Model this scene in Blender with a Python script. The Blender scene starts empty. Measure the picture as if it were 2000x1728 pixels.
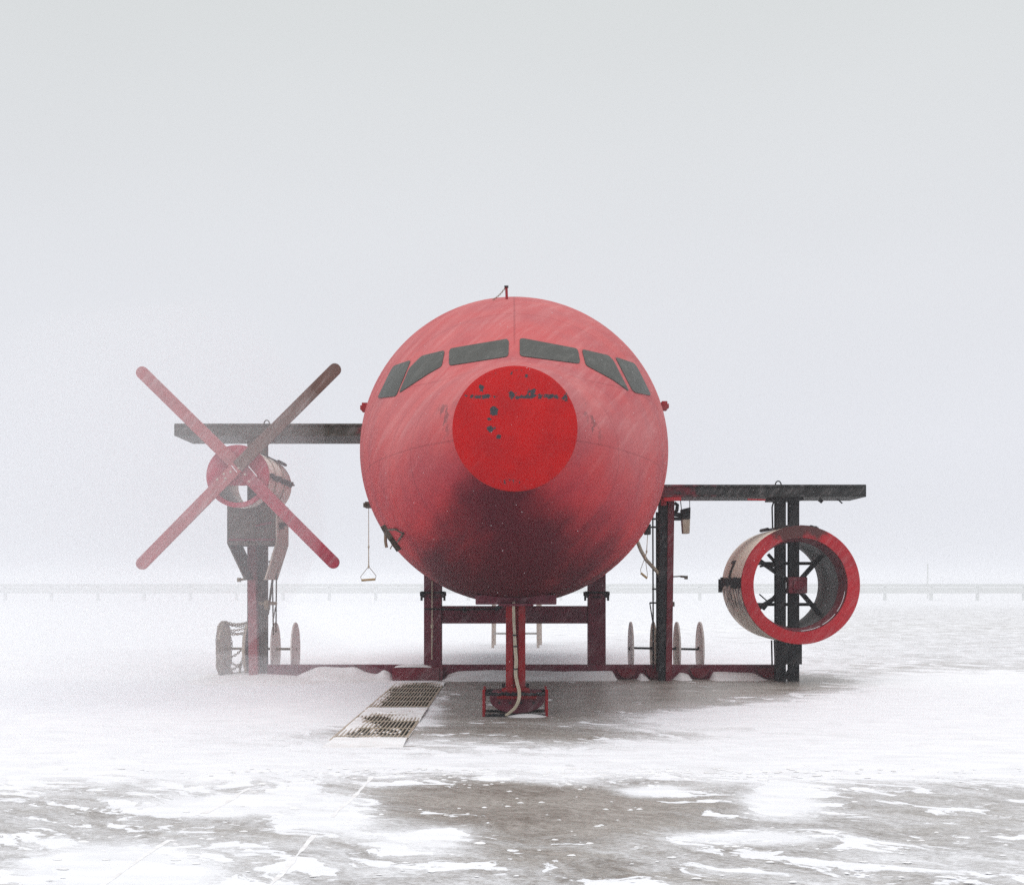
import bpy, bmesh, math, random
from mathutils import Vector, noise
from mathutils.bvhtree import BVHTree
random.seed(7)
S = bpy.context.scene
COL = S.collection
R = math.radians
F = 2600.0; CX = 1000.0; HY = 1140.0; EYE = 1.6      # photograph: focal length and horizon in pixels of the 2000 px picture

# ------------------------------------------------------------------ camera
cam = bpy.data.objects.new('camera', bpy.data.cameras.new('camera')); COL.objects.link(cam)
cam.location = (0, 0, EYE); cam.rotation_euler = (R(90), 0, 0)
cam.data.sensor_width = 36; cam.data.lens = 36*F/2000; cam.data.shift_y = (HY-864)/2000
cam.data.clip_end = 6000
S.camera = cam
# ------------------------------------------------------------------ world: overcast sky over a hazy Nishita sky
SUN_EL, SUN_AZ = 62, 195
W = bpy.data.worlds.new('World'); S.world = W; W.use_nodes = True
nt = W.node_tree; nt.nodes.clear()
def wn(t): return nt.nodes.new(t)
out = wn('ShaderNodeOutputWorld'); bg = wn('ShaderNodeBackground'); sky = wn('ShaderNodeTexSky')
sky.sky_type = 'NISHITA'; sky.sun_disc = False; sky.sun_elevation = R(SUN_EL); sky.sun_rotation = R(SUN_AZ)
sky.dust_density = 4; sky.air_density = 1.0
geo = wn('ShaderNodeTexCoord'); sep = wn('ShaderNodeSeparateXYZ'); ramp = wn('ShaderNodeValToRGB')
nt.links.new(geo.outputs['Generated'], sep.inputs[0]); nt.links.new(sep.outputs['Z'], ramp.inputs[0])
e = ramp.color_ramp.elements
e[0].position = 0.0; e[0].color = (.780, .797, .855, 1)
e[1].position = 1.0; e[1].color = (1.14, 1.13, 1.11, 1)
for p, c in ((.10, (.785, .80, .855, 1)), (.20, (.775, .79, .83, 1)), (.31, (.745, .765, .785, 1)), (.40, (.71, .735, .74, 1)), (.60, (.94, .945, .94, 1))):
    k = e.new(p); k.color = c
nz = wn('ShaderNodeTexNoise'); nz.inputs['Scale'].default_value = 2.2; nz.inputs['Detail'].default_value = 2
mp = wn('ShaderNodeMapping'); mp.inputs['Scale'].default_value = (1, 1, 2.5)
nt.links.new(geo.outputs['Generated'], mp.inputs[0]); nt.links.new(mp.outputs[0], nz.inputs[0])
mr = wn('ShaderNodeMapRange'); mr.inputs[1].default_value = .3; mr.inputs[2].default_value = .7; mr.inputs[3].default_value = 9.85; mr.inputs[4].default_value = 10.25
nt.links.new(nz.outputs[0], mr.inputs[0])
sc = wn('ShaderNodeVectorMath'); sc.operation = 'SCALE'
nt.links.new(ramp.outputs[0], sc.inputs[0]); nt.links.new(mr.outputs[0], sc.inputs['Scale'])
mix = wn('ShaderNodeMix'); mix.data_type = 'RGBA'; mix.inputs[0].default_value = .97
nt.links.new(sky.outputs[0], mix.inputs[6]); nt.links.new(sc.outputs[0], mix.inputs[7])
nt.links.new(mix.outputs[2], bg.inputs[0]); bg.inputs[1].default_value = .1
nt.links.new(bg.outputs[0], out.inputs[0])
# ------------------------------------------------------------------ sun behind the cloud
sun = bpy.data.objects.new('sun', bpy.data.lights.new('sun', 'SUN')); COL.objects.link(sun)
sun.data.energy = 1.25; sun.data.angle = R(60); sun.data.color = (1, .98, .95)
az = R(SUN_AZ)
sd = Vector((math.sin(az)*math.cos(R(SUN_EL)), math.cos(az)*math.cos(R(SUN_EL)), math.sin(R(SUN_EL))))
sun.rotation_euler = sd.to_track_quat('Z', 'Y').to_euler()
# ------------------------------------------------------------------ exposure
S.view_settings.view_transform = 'Standard'; S.view_settings.look = 'None'
S.view_settings.exposure = 0; S.view_settings.gamma = 1
S.render.engine = 'CYCLES'
S.cycles.use_denoising = False
S.cycles.max_bounces = 8; S.cycles.volume_bounces = 2; S.cycles.transparent_max_bounces = 16

def X(px, D): return (px-CX)*D/F
def Z(py, D): return EYE+(HY-py)*D/F
def P(px, py, D): return Vector((X(px, D), D, Z(py, D)))

# ================================================================== materials
def rgb(h): return (h[0], h[1], h[2], 1)
class NT:
    def __init__(s, name):
        s.m = bpy.data.materials.new(name); s.m.use_nodes = True; s.t = s.m.node_tree; s.t.nodes.clear()
        s.o = s.n('ShaderNodeOutputMaterial'); s.b = s.n('ShaderNodeBsdfPrincipled'); s.l(s.b.outputs[0], s.o.inputs[0])
        s.tc = s.n('ShaderNodeTexCoord')
    def n(s, t): return s.t.nodes.new(t)
    def l(s, a, b): s.t.links.new(a, b)
    def noise(s, scale, detail=4, stretch=(1, 1, 1), rot=(0, 0, 0), rough=.6, vec=None):
        m = s.n('ShaderNodeMapping'); m.vector_type = 'TEXTURE'; m.inputs['Scale'].default_value = tuple(1/q for q in stretch); m.inputs['Rotation'].default_value = rot
        s.l(vec or s.tc.outputs['Object'], m.inputs[0])
        k = s.n('ShaderNodeTexNoise'); k.inputs['Scale'].default_value = scale; k.inputs['Detail'].default_value = detail
        k.inputs['Roughness'].default_value = rough
        s.l(m.outputs[0], k.inputs[0]); return k.outputs[0]
    def rng(s, v, a, b, c=0, d=1, smooth=True):
        k = s.n('ShaderNodeMapRange'); k.interpolation_type = 'SMOOTHSTEP' if smooth else 'LINEAR'
        s.l(v, k.inputs[0])
        for i, q in enumerate((a, b, c, d)): k.inputs[i+1].default_value = q
        return k.outputs[0]
    def math(s, op, a, b=None):
        k = s.n('ShaderNodeMath'); k.operation = op
        for i, q in enumerate((a, b)):
            if q is None: continue
            if isinstance(q, (int, float)): k.inputs[i].default_value = q
            else: s.l(q, k.inputs[i])
        return k.outputs[0]
    def mix(s, f, a, b):
        k = s.n('ShaderNodeMix'); k.data_type = 'RGBA'
        for i, q in ((0, f), (6, a), (7, b)):
            if isinstance(q, (int, float)): k.inputs[i].default_value = q
            elif isinstance(q, tuple): k.inputs[i].default_value = rgb(q)
            else: s.l(q, k.inputs[i])
        return k.outputs[2]
    def bump(s, h, strength=.3, dist=.01):
        k = s.n('ShaderNodeBump'); k.inputs['Strength'].default_value = strength; k.inputs['Distance'].default_value = dist
        s.l(h, k.inputs['Height']); s.l(k.outputs[0], s.b.inputs['Normal'])
    def fin(s, col, rough=.6, spec=.4, metal=0):
        if isinstance(col, tuple): s.b.inputs['Base Color'].default_value = rgb(col)
        else: s.l(col, s.b.inputs['Base Color'])
        if isinstance(rough, (int, float)): s.b.inputs['Roughness'].default_value = rough
        else: s.l(rough, s.b.inputs['Roughness'])
        s.b.inputs['Specular IOR Level'].default_value = spec; s.b.inputs['Metallic'].default_value = metal
        return s.m

def worn(name, base, dirt, rime=(.62, .58, .58), rime_amt=.25, dirt_amt=.5, scale=3.0, rough=.65, spec=.2, redx=None, soot=None):
    """paint or steel with dirt blotches and rime blown on in slanting streaks"""
    k = NT(name)
    d = k.rng(k.noise(scale, 6), .42, .68, 0, dirt_amt)
    c = k.mix(d, base, dirt)
    fine = k.rng(k.noise(60, 3), .3, .75, 0, .25)
    c = k.mix(fine, c, dirt)
    r = k.noise(13, 5, (1, .4, .13), (0, R(38), 0), .7)
    c = k.mix(k.rng(r, .45, .8, 0, rime_amt), c, rime)
    gp = k.n('ShaderNodeNewGeometry'); sp = k.n('ShaderNodeSeparateXYZ'); k.l(gp.outputs['Position'], sp.inputs[0])
    if redx:      # old red paint still holding at the end next to the fuselage
        f = k.math('ADD', k.rng(k.math('ABSOLUTE', sp.outputs[0]), redx[0], redx[1], 1, 0), k.rng(k.noise(4, 5), .3, .7, -.5, .3))
        c = k.mix(k.math('MULTIPLY', k.rng(f, .2, .9), .8), c, (.16, .012, .025))
    if soot:      # blackened patch (x, z, radius x, radius z)
        a = k.math('DIVIDE', k.math('SUBTRACT', sp.outputs[0], soot[0]), soot[2]); b = k.math('DIVIDE', k.math('SUBTRACT', sp.outputs[2], soot[1]), soot[3])
        d_ = k.math('ADD', k.math('ADD', k.math('MULTIPLY', a, a), k.math('MULTIPLY', b, b)), k.rng(k.noise(5, 5), .3, .7, -.5, .5))
        c = k.mix(k.rng(d_, .5, 1.3, .88, 0), c, (.045, .030, .028))
    k.bump(k.noise(25, 5), .25, .008)
    return k.fin(c, rough, spec)

M = {}
M['steel_dark'] = worn('dark_steel', (.011, .014, .018), (.009, .008, .008), rime_amt=.13)
M['wing_dark'] = worn('dark_wing_steel', (.020, .022, .023), (.010, .009, .008), rime_amt=.2, redx=(2.2, 3.8))
M['steel_brown'] = worn('brown_frosted_steel', (.085, .070, .052), (.035, .030, .024), rime_amt=.22)
M['wing_brown'] = worn('brown_wing_steel', (.060, .054, .043), (.028, .026, .022), rime_amt=.22, redx=(2.2, 2.9))
M['steel_red'] = worn('dull_red_steel', (.16, .014, .026), (.05, .02, .03), rime_amt=.22)
M['steel_maroon'] = worn('maroon_steel', (.15, .020, .040), (.055, .02, .03), rime_amt=.22)
M['leg_red'] = worn('leg_red_paint', (.30, .010, .016), (.12, .008, .014), rime_amt=.12)
M['ring_red'] = worn('ring_red_paint', (.40, .014, .022), (.19, .012, .024), rime_amt=.14, scale=2, soot=(4.5, 2.52, .62, .25))
M['blade_pink'] = worn('frosted_pink_red_paint', (.38, .10, .11), (.26, .09, .095), rime_amt=.4)
M['disc_red'] = worn('hub_red_paint', (.42, .03, .07), (.26, .05, .07), rime_amt=.35)
M['channel_pink'] = worn('frosted_channel_red', (.26, .05, .065), (.17, .07, .08), rime_amt=.35)
M['disc_pale'] = worn('pale_bare_plate', (.80, .75, .73), (.62, .57, .54), rime_amt=.3)
M['disc_brown'] = worn('rusty_plate', (.46, .39, .31), (.24, .19, .14), rime_amt=.35)
M['tan_rust'] = worn('tan_rust', (.26, .20, .135), (.12, .09, .065), rime_amt=.2)
M['tan_plate'] = worn('tan_frosted_plate', (.50, .43, .37), (.22, .18, .15), rime_amt=.3)
M['hose'] = worn('beige_hose', (.52, .46, .36), (.30, .25, .18), rime_amt=.2)
M['pane'] = worn('dark_grey_pane_paint', (.052, .055, .050), (.035, .037, .033), rime=(.35, .35, .33), rime_amt=.16, rough=.5)
M['frost_metal'] = worn('frosted_grey_metal', (.42, .42, .40), (.34, .34, .32), rime_amt=.4)
M['rail'] = worn('pale_rimed_rail', (.56, .58, .56), (.48, .50, .48), rime_amt=.3)
M['liner'] = worn('dark_grey_liner', (.10, .115, .11), (.05, .055, .05), rime=(.5, .5, .47), rime_amt=.3)
M['ice'] = worn('white_rime', (.75, .75, .78), (.68, .68, .70), rime_amt=.1)
M['wood'] = worn('weathered_wood_grip', (.45, .33, .17), (.22, .15, .08), rime_amt=.1)

def nacelle_mat(name, base, dirt, amt, cx, cz):
    k = NT(name)
    ring = k.noise(5, 5, (.3, 6, .3), (0, 0, 0), .7)           # weld rings around the barrel
    c = k.mix(k.rng(ring, .48, .72, 0, .55), base, dirt)
    sep = k.n('ShaderNodeSeparateXYZ'); k.l(k.tc.outputs['Object'], sep.inputs[0])
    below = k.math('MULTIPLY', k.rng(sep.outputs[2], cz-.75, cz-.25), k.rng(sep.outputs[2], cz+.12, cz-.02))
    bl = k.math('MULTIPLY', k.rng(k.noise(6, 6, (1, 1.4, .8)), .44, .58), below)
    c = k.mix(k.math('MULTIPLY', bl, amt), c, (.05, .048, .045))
    c = k.mix(k.rng(k.noise(30, 4), .5, .8, 0, .4), c, dirt)
    k.bump(k.noise(5, 5, (.3, 6, .3), (0, 0, 0), .7), .5, .02)
    return k.fin(c, .6, .3)
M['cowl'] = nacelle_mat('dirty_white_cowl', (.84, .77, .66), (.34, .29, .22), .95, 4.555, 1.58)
M['cowl_small'] = nacelle_mat('dirty_white_nacelle', (.86, .83, .76), (.55, .50, .43), .3, 0, 3.1)

# fuselage paint: faded red, rime on it, weld seams, chips beside the cap
k = NT('faded_red_fuselage_paint')
sepo = k.n('ShaderNodeSeparateXYZ'); k.l(k.tc.outputs['Object'], sepo.inputs[0])
gn = k.n('ShaderNodeNewGeometry'); sepn = k.n('ShaderNodeSeparateXYZ'); k.l(gn.outputs['Normal'], sepn.inputs[0])
c = k.mix(k.rng(k.noise(1.3, 5), .35, .7), (.46, .030, .036), (.36, .028, .042))
c = k.mix(k.rng(k.noise(40, 4), .35, .75, 0, .25), c, (.20, .022, .035))
upf = k.rng(sepn.outputs[2], -.75, .45, .0, 1)                 # rime gathers where snow can land
st = k.math('ADD', k.rng(k.noise(2.2, 5, (1, .12, .3), (0, R(38), 0), .6), .3, .75, .40, .75), k.rng(k.noise(15, 4, (1, .05, .10), (0, R(38), 0), .65), .42, .75, 0, .42))
dust = k.math('MULTIPLY', k.math('MULTIPLY', upf, st), .31)
c = k.mix(dust, c, (.74, .45, .44))
# chin and belly shade painted into colour, ragged edge, drawn out in streaks
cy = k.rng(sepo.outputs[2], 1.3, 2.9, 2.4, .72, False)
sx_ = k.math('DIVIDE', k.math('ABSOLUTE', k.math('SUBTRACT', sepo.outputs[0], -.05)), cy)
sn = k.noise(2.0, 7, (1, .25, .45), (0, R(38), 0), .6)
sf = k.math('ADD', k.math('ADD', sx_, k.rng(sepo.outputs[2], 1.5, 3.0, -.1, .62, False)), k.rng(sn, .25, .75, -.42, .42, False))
shade_m = k.math('MULTIPLY', k.math('MULTIPLY', k.rng(sf, .25, 1.35, 1, 0), .90), k.rng(k.math('ADD', sepo.outputs[2], k.rng(sn, .3, .7, -.2, .2)), 2.45, 3.15, 1, 0))
c = k.mix(shade_m, c, (.045, .005, .012))
def seam(v, at, w=.012):
    d = k.math('ABSOLUTE', k.math('SUBTRACT', v, at)); return k.rng(d, w*.4, w, 1, 0)
sm = None
for q in (14.35, 15.1, 16.6, 18.2, 19.9, 21.6):
    s_ = seam(sepo.outputs[1], q); sm = s_ if sm is None else k.math('MAXIMUM', sm, s_)
for z0, w in ((3.05, .012), (3.9, .01)):
    s_ = k.math('MULTIPLY', seam(sepo.outputs[2], z0, w), .8); sm = k.math('MAXIMUM', sm, s_)
sm = k.math('MAXIMUM', sm, k.math('MULTIPLY', seam(sepo.outputs[0], .03, .014), k.rng(sepo.outputs[2], 4.2, 4.6)))
c = k.mix(k.math('MULTIPLY', sm, .30), c, (.14, .02, .03))
# scraped chips either side of the nose cap
ch = k.rng(k.noise(9, 5, (1, .5, .45), (0, R(15), 0), .7), .56, .60)
side = k.rng(k.math('ABSOLUTE', k.math('SUBTRACT', sepo.outputs[1], 13.75)), .05, .3, 1, 0)
hz_ = k.rng(k.math('ABSOLUTE', k.math('SUBTRACT', sepo.outputs[2], 3.3)), .1, .3, 1, 0)
c = k.mix(k.math('MULTIPLY', k.math('MULTIPLY', ch, side), k.math('MULTIPLY', hz_, .5)), c, (.045, .06, .065))
k.bump(k.math('ADD', k.math('MULTIPLY', k.noise(1.8, 3), 1.0), k.math('MULTIPLY', sm, -.3)), .35, .03)
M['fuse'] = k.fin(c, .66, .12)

k = NT('bright_red_cap_paint')
so = k.n('ShaderNodeSeparateXYZ'); k.l(k.tc.outputs['Object'], so.inputs[0])
c = k.mix(k.rng(k.noise(3, 6), .35, .7), (.47, .005, .006), (.38, .006, .009))
c = k.mix(k.rng(k.noise(80, 3), .4, .75, 0, .2), c, (.25, .01, .015))
c = k.mix(k.rng(k.noise(7, 5, (1, 1, .16), (0, R(38), 0), .7), .5, .8, 0, .05), c, (.7, .4, .4))
def blob(x, z, rx, rz, amt=1):
    a = k.math('DIVIDE', k.math('SUBTRACT', so.outputs[0], x), rx); b = k.math('DIVIDE', k.math('SUBTRACT', so.outputs[2], z), rz)
    d = k.math('ADD', k.math('MULTIPLY', a, a), k.math('MULTIPLY', b, b))
    return k.rng(d, 0, 1, amt, 0, False)
D0 = 13.44
bm_ = None
for px, py, rx, rz, am in ((1045, 775, 75, 8, 1.05), (935, 775, 48, 7, 1), (1000, 772, 14, 10, 1), (1040, 764, 14, 12, .9), (965, 803, 11, 14, 1.5), (958, 838, 13, 8, 1.3), (974, 853, 7, 6, 1.3), (940, 760, 8, 12, 1), (1102, 778, 16, 12, .7), (955, 818, 6, 5, 1.1), (1005, 730, 60, 10, .55), (1000, 940, 50, 9, .4)):
    q = blob(X(px, D0), Z(py, D0), rx*D0/F, rz*D0/F, am); bm_ = q if bm_ is None else k.math('MAXIMUM', bm_, q)
nn = k.noise(24, 6, (1, 1, 1), (0, 0, 0), .65)
chip = k.rng(k.math('ADD', nn, k.math('MULTIPLY', bm_, .30)), .70, .73)
c = k.mix(chip, c, (.045, .045, .052))
k.bump(nn, .12, .01)
M['cap'] = k.fin(c, .6, .12)

# concrete apron, wet and icy, with blown snow (amount of snow is a per-vertex property of the ground)
k = NT('icy_concrete_with_blown_snow')
pos = k.tc.outputs['Object']
at = k.n('ShaderNodeAttribute'); at.attribute_name = 'snow'; cov = at.outputs['Fac']
wq = k.n('ShaderNodeTexNoise'); wq.inputs['Scale'].default_value = 1.1; wq.inputs['Detail'].default_value = 5; k.l(pos, wq.inputs[0])
wv = k.n('ShaderNodeVectorMath'); wv.operation = 'MULTIPLY_ADD'; k.l(wq.outputs['Color'], wv.inputs[0]); wv.inputs[1].default_value = (.9, .9, 0); k.l(pos, wv.inputs[2]); wp = wv.outputs[0]
big = k.noise(1.2, 8, (.5, 1.0, 1), (0, 0, R(-38)), .66, wp)
wisp = k.noise(6.5, 9, (.42, 1.0, 1), (0, 0, R(-34)), .72, wp)
pat = k.noise(2.8, 9, (.62, 1.0, 1), (0, 0, R(-34)), .62, wp)
pat2 = k.noise(9, 6, (.6, 1.0, 1), (0, 0, R(10)), .6)
f1 = k.math('ADD', k.math('MULTIPLY', big, .5), k.math('MULTIPLY', wisp, .5))
fine = k.noise(34, 7, (.6, 1, 1), (0, 0, 0), .8)
soft0 = k.rng(k.math('ADD', f1, k.math('SUBTRACT', cov, .5)), .34, .84, 0, 1, False)
soft = k.rng(k.math('ADD', soft0, k.math('MULTIPLY', k.math('SUBTRACT', fine, .5), 1.1)), .12, .85)
crisp = k.rng(k.math('ADD', pat, k.math('MULTIPLY', k.math('SUBTRACT', cov, .5), .42)), .575, .60)
crisp2 = k.rng(k.math('ADD', pat2, k.math('MULTIPLY', k.math('SUBTRACT', cov, .5), .3)), .66, .69, 0, .9)
snowm = k.math('MAXIMUM', k.math('MAXIMUM', k.math('MULTIPLY', soft, .93), crisp), crisp2)
conc = k.mix(k.rng(k.noise(1.6, 7, (.5, 1, 1)), .35, .65), (.21, .185, .16), (.36, .335, .305))
grit = k.noise(38, 6, (.7, 1, 1), (0, 0, 0), .75)
conc = k.mix(k.rng(grit, .40, .62, 0, .62), conc, (.075, .066, .058))
conc = k.mix(k.rng(k.noise(14, 8, (.35, 1, 1), (0, 0, R(-38)), .8, wp), .40, .70, 0, .6), conc, (.55, .53, .51))
snowc = k.mix(k.rng(k.noise(6, 8, (.3, 1, 1)), .3, .7), (.845, .86, .905), (.76, .775, .82))
c = k.mix(snowm, conc, snowc)
rgh = k.rng(snowm, 0, 1, .38, .85, False)
h = k.math('ADD', k.math('MULTIPLY', snowm, .8), k.math('MULTIPLY', grit, .4))
k.bump(h, .5, .03)
M['ground'] = k.fin(c, rgh, .42)

k = NT('drift_snow')
c = k.mix(k.rng(k.noise(6, 6, (.4, 1, 1)), .35, .7), (.84, .85, .88), (.70, .69, .70))
k.bump(k.noise(12, 6, (.4, 1, 1)), .4, .02)
M['snow'] = k.fin(c, .8, .2)
k = NT('dirty_drift_snow')
c = k.mix(k.rng(k.noise(4, 6, (.4, 1, 1)), .35, .7), (.66, .63, .60), (.5, .47, .44))
k.bump(k.noise(12, 6, (.4, 1, 1)), .4, .02)
M['snow_dirty'] = k.fin(c, .8, .2)
M['void'] = NT('dark_channel').fin((.02, .024, .022), .9, .1)

# ================================================================== mesh helpers
class MB:
    def __init__(s): s.v = []; s.f = []; s.g = []
    def add(s, vs, fs):
        o = len(s.v); a = len(s.f); s.v += [Vector(q) for q in vs]; s.f += [tuple(i+o for i in f) for f in fs]; s.g.append((o, len(s.v), a, len(s.f))); return s
    def box(s, x0, x1, y0, y1, z0, z1):
        return s.add([(x, y, z) for z in (z0, z1) for y in (y0, y1) for x in (x0, x1)],
                     [(0, 2, 3, 1), (4, 5, 7, 6), (0, 1, 5, 4), (2, 6, 7, 3), (0, 4, 6, 2), (1, 3, 7, 5)])
    def bar(s, a, b, w, d=None, up=(0, 1, 0)):
        """box bar from a to b, w across, d along 'up' side"""
        a, b = Vector(a), Vector(b); d = d or w; t = (b-a).normalized(); u = Vector(up)
        if abs(t.dot(u)) > .95: u = Vector((1, 0, 0))
        n = t.cross(u).normalized(); u = n.cross(t).normalized()
        q = []
        for p in (a, b):
            for sx, sy in ((-1, -1), (1, -1), (1, 1), (-1, 1)): q.append(p+n*sx*w/2+u*sy*d/2)
        return s.add(q, [(3, 2, 1, 0), (4, 5, 6, 7), (0, 1, 5, 4), (1, 2, 6, 5), (2, 3, 7, 6), (3, 0, 4, 7)])
    def tube(s, pts, r, n=8, cap=True):
        pts = [Vector(p) for p in pts]; rs = r if isinstance(r, (list, tuple)) else [r]*len(pts)
        vs = []; fs = []; prev = None
        for i, p in enumerate(pts):
            t = (pts[min(i+1, len(pts)-1)]-pts[max(i-1, 0)]).normalized()
            if prev is None: prev = Vector((0, 1, 0)) if abs(t.y) < .9 else Vector((1, 0, 0))
            a = (prev-t*prev.dot(t)).normalized(); b = t.cross(a); prev = a
            for j in range(n):
                w = 2*math.pi*j/n; vs.append(p+(a*math.cos(w)+b*math.sin(w))*rs[i])
        for i in range(len(pts)-1):
            for j in range(n):
                k2 = (j+1) % n; fs.append((i*n+j, i*n+k2, (i+1)*n+k2, (i+1)*n+j))
        if cap: fs += [tuple(reversed(range(n))), tuple(range((len(pts)-1)*n, len(pts)*n))]
        return s.add(vs, fs)
    def lathe_y(s, cx, cz, prof, n=72, close=True):
        """prof = [(r, y)] closed loop turned round the line x=cx, z=cz"""
        vs = []; fs = []; m = len(prof)
        for i in range(n):
            a = 2*math.pi*i/n
            for r, y in prof: vs.append((cx+r*math.cos(a), y, cz+r*math.sin(a)))
        for i in range(n):
            for j in range(m if close else m-1):
                j2 = (j+1) % m; i2 = (i+1) % n
                fs.append((i*m+j, i*m+j2, i2*m+j2, i2*m+j))
        return s.add(vs, fs)
    def disc_x(s, x, y, z, r, t, n=40, jag=0):
        vs = []
        for q in (-t/2, t/2):
            for i in range(n):
                a = 2*math.pi*i/n; rr = r+(noise.noise((math.cos(a)*3+x, math.sin(a)*3, x))*jag)
                vs.append((x+q, y+rr*math.cos(a), z+rr*math.sin(a)))
        fs = [tuple(reversed(range(n))), tuple(range(n, 2*n))]+[(i, (i+1) % n, n+(i+1) % n, n+i) for i in range(n)]
        return s.add(vs, fs)
    def prism_y(s, poly, y0, y1):
        """poly = [(x, z)] extruded along y"""
        n = len(poly)
        vs = [(x, y0, z) for x, z in poly]+[(x, y1, z) for x, z in poly]
        return s.add(vs, [tuple(range(n)), tuple(reversed(range(n, 2*n)))]+[(i, n+i, n+(i+1) % n, (i+1) % n) for i in range(n)])
    def link(s, p, t, side, L=.05, W=.03, r=.006):
        p = Vector(p); t = Vector(t).normalized(); n_ = Vector(side); n_ = (n_-t*n_.dot(t)).normalized()
        pts = [p+t*math.cos(a)*L/2+n_*math.sin(a)*W/2 for a in [2*math.pi*i/8 for i in range(8)]]
        up = t.cross(n_); vs = []; fs = []
        for i, q in enumerate(pts):
            o = (q-p).normalized()
            for j in range(4):
                w = math.pi/2*j; vs.append(q+(o*math.cos(w)+up*math.sin(w))*r)
        for i in range(8):
            for j in range(4):
                fs.append((i*4+j, i*4+(j+1) % 4, ((i+1) % 8)*4+(j+1) % 4, ((i+1) % 8)*4+j))
        return s.add(vs, fs)
    def chain(s, pts, L=.05, W=.032, r=.0065):
        pts = [Vector(p) for p in pts]; acc = 0; step = L*.78; k_ = 0
        for a, b in zip(pts, pts[1:]):
            d = (b-a).length; t = (b-a)/d if d > 0 else Vector((0, 0, 1))
            while acc <= d:
                p = a+t*acc
                side = t.cross(Vector((.3, .9, .2))).normalized()
                if k_ % 2: side = t.cross(side)
                s.link(p, t, side, L, W, r); acc += step; k_ += 1
            acc -= d
        return s
    def build(s, name, mat, parent=None, bevel=0, smooth=False, origin=None, label=None, angle=35, keep=False):
        """one object, or one object per separate piece when the pieces do not touch"""
        if parent is None or keep or origin is not None or len(s.g) < 2: return s.build1(name, mat, parent, bevel, smooth, origin, label, angle)
        bb = []
        for a, b, c, d in s.g:
            q = s.v[a:b]; bb.append([min(v[i] for v in q)-.003 for i in range(3)]+[max(v[i] for v in q)+.003 for i in range(3)])
        par = list(range(len(bb)))
        def find(i):
            while par[i] != i: i = par[i]
            return i
        for i in range(len(bb)):
            for j in range(i):
                if all(bb[i][k_] <= bb[j][k_+3] and bb[j][k_] <= bb[i][k_+3] for k_ in range(3)):
                    a, b = find(i), find(j)
                    if a != b: par[max(a, b)] = min(a, b)
        first = None
        for root in sorted(set(find(i) for i in range(len(bb)))):
            m = MB()
            for i, (a, b, c, d) in enumerate(s.g):
                if find(i) == root: m.add(s.v[a:b], [tuple(q-a for q in f) for f in s.f[c:d]])
            o = m.build1(name, mat, parent, bevel, smooth, None, label, angle); first = first or o
        return first
    def build1(s, name, mat, parent=None, bevel=0, smooth=False, origin=None, label=None, angle=35):
        me = bpy.data.meshes.new(name)
        if origin is None:
            xs = [v.x for v in s.v]; ys = [v.y for v in s.v]; zs = [v.z for v in s.v]
            origin = Vector(((min(xs)+max(xs))/2, (min(ys)+max(ys))/2, min(zs)))
        origin = Vector(origin)
        me.from_pydata([tuple(v-origin) for v in s.v], [], s.f); me.validate()
        b = bmesh.new(); b.from_mesh(me); bmesh.ops.recalc_face_normals(b, faces=b.faces); b.to_mesh(me); b.free()
        o = bpy.data.objects.new(name, me); COL.objects.link(o); me.materials.append(mat)
        o.location = origin
        if parent:
            o.parent = parent; o.matrix_parent_inverse.identity(); o.location = origin-wloc(parent)
        if smooth:
            me.shade_smooth()
            if angle < 180: me.set_sharp_from_angle(angle=R(angle))
        if bevel:
            md = o.modifiers.new('bevel', 'BEVEL'); md.width = bevel; md.segments = 2; md.limit_method = 'ANGLE'; md.angle_limit = R(40)
        if label: o['label'] = label
        return o
def wloc(o):
    v = Vector(o.location)
    while o.parent: o = o.parent; v += Vector(o.location)
    return v
def tag(o, label=None, cat=None, group=None, kind=None):
    for a, b in (('label', label), ('category', cat), ('group', group), ('kind', kind)):
        if b: o[a] = b
    return o
def empty(name, loc):
    o = bpy.data.objects.new(name, None); COL.objects.link(o); o.location = loc; o.empty_display_size = .3; return o
def arc(c, r, a0, a1, n): return [(c[0]+r*math.cos(R(a0+(a1-a0)*i/n)), c[1]+r*math.sin(R(a0+(a1-a0)*i/n))) for i in range(n+1)]
def interp(x, tab):
    """smooth monotone interpolation through (x, y) pairs"""
    n = len(tab)
    if x <= tab[0][0]: return tab[0][1]
    if x >= tab[-1][0]: return tab[-1][1]
    d = [(tab[i+1][1]-tab[i][1])/(tab[i+1][0]-tab[i][0]) for i in range(n-1)]
    m = [d[0]]+[0 if d[i-1]*d[i] <= 0 else 2*d[i-1]*d[i]/(d[i-1]+d[i]) for i in range(1, n-1)]+[d[-1]]
    for i in range(n-1):
        if x <= tab[i+1][0]:
            h = tab[i+1][0]-tab[i][0]; t = (x-tab[i][0])/h
            return ((1+2*t)*(1-t)**2*tab[i][1]+t*(1-t)**2*h*m[i]+t*t*(3-2*t)*tab[i+1][1]+t*t*(t-1)*h*m[i+1])

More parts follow.
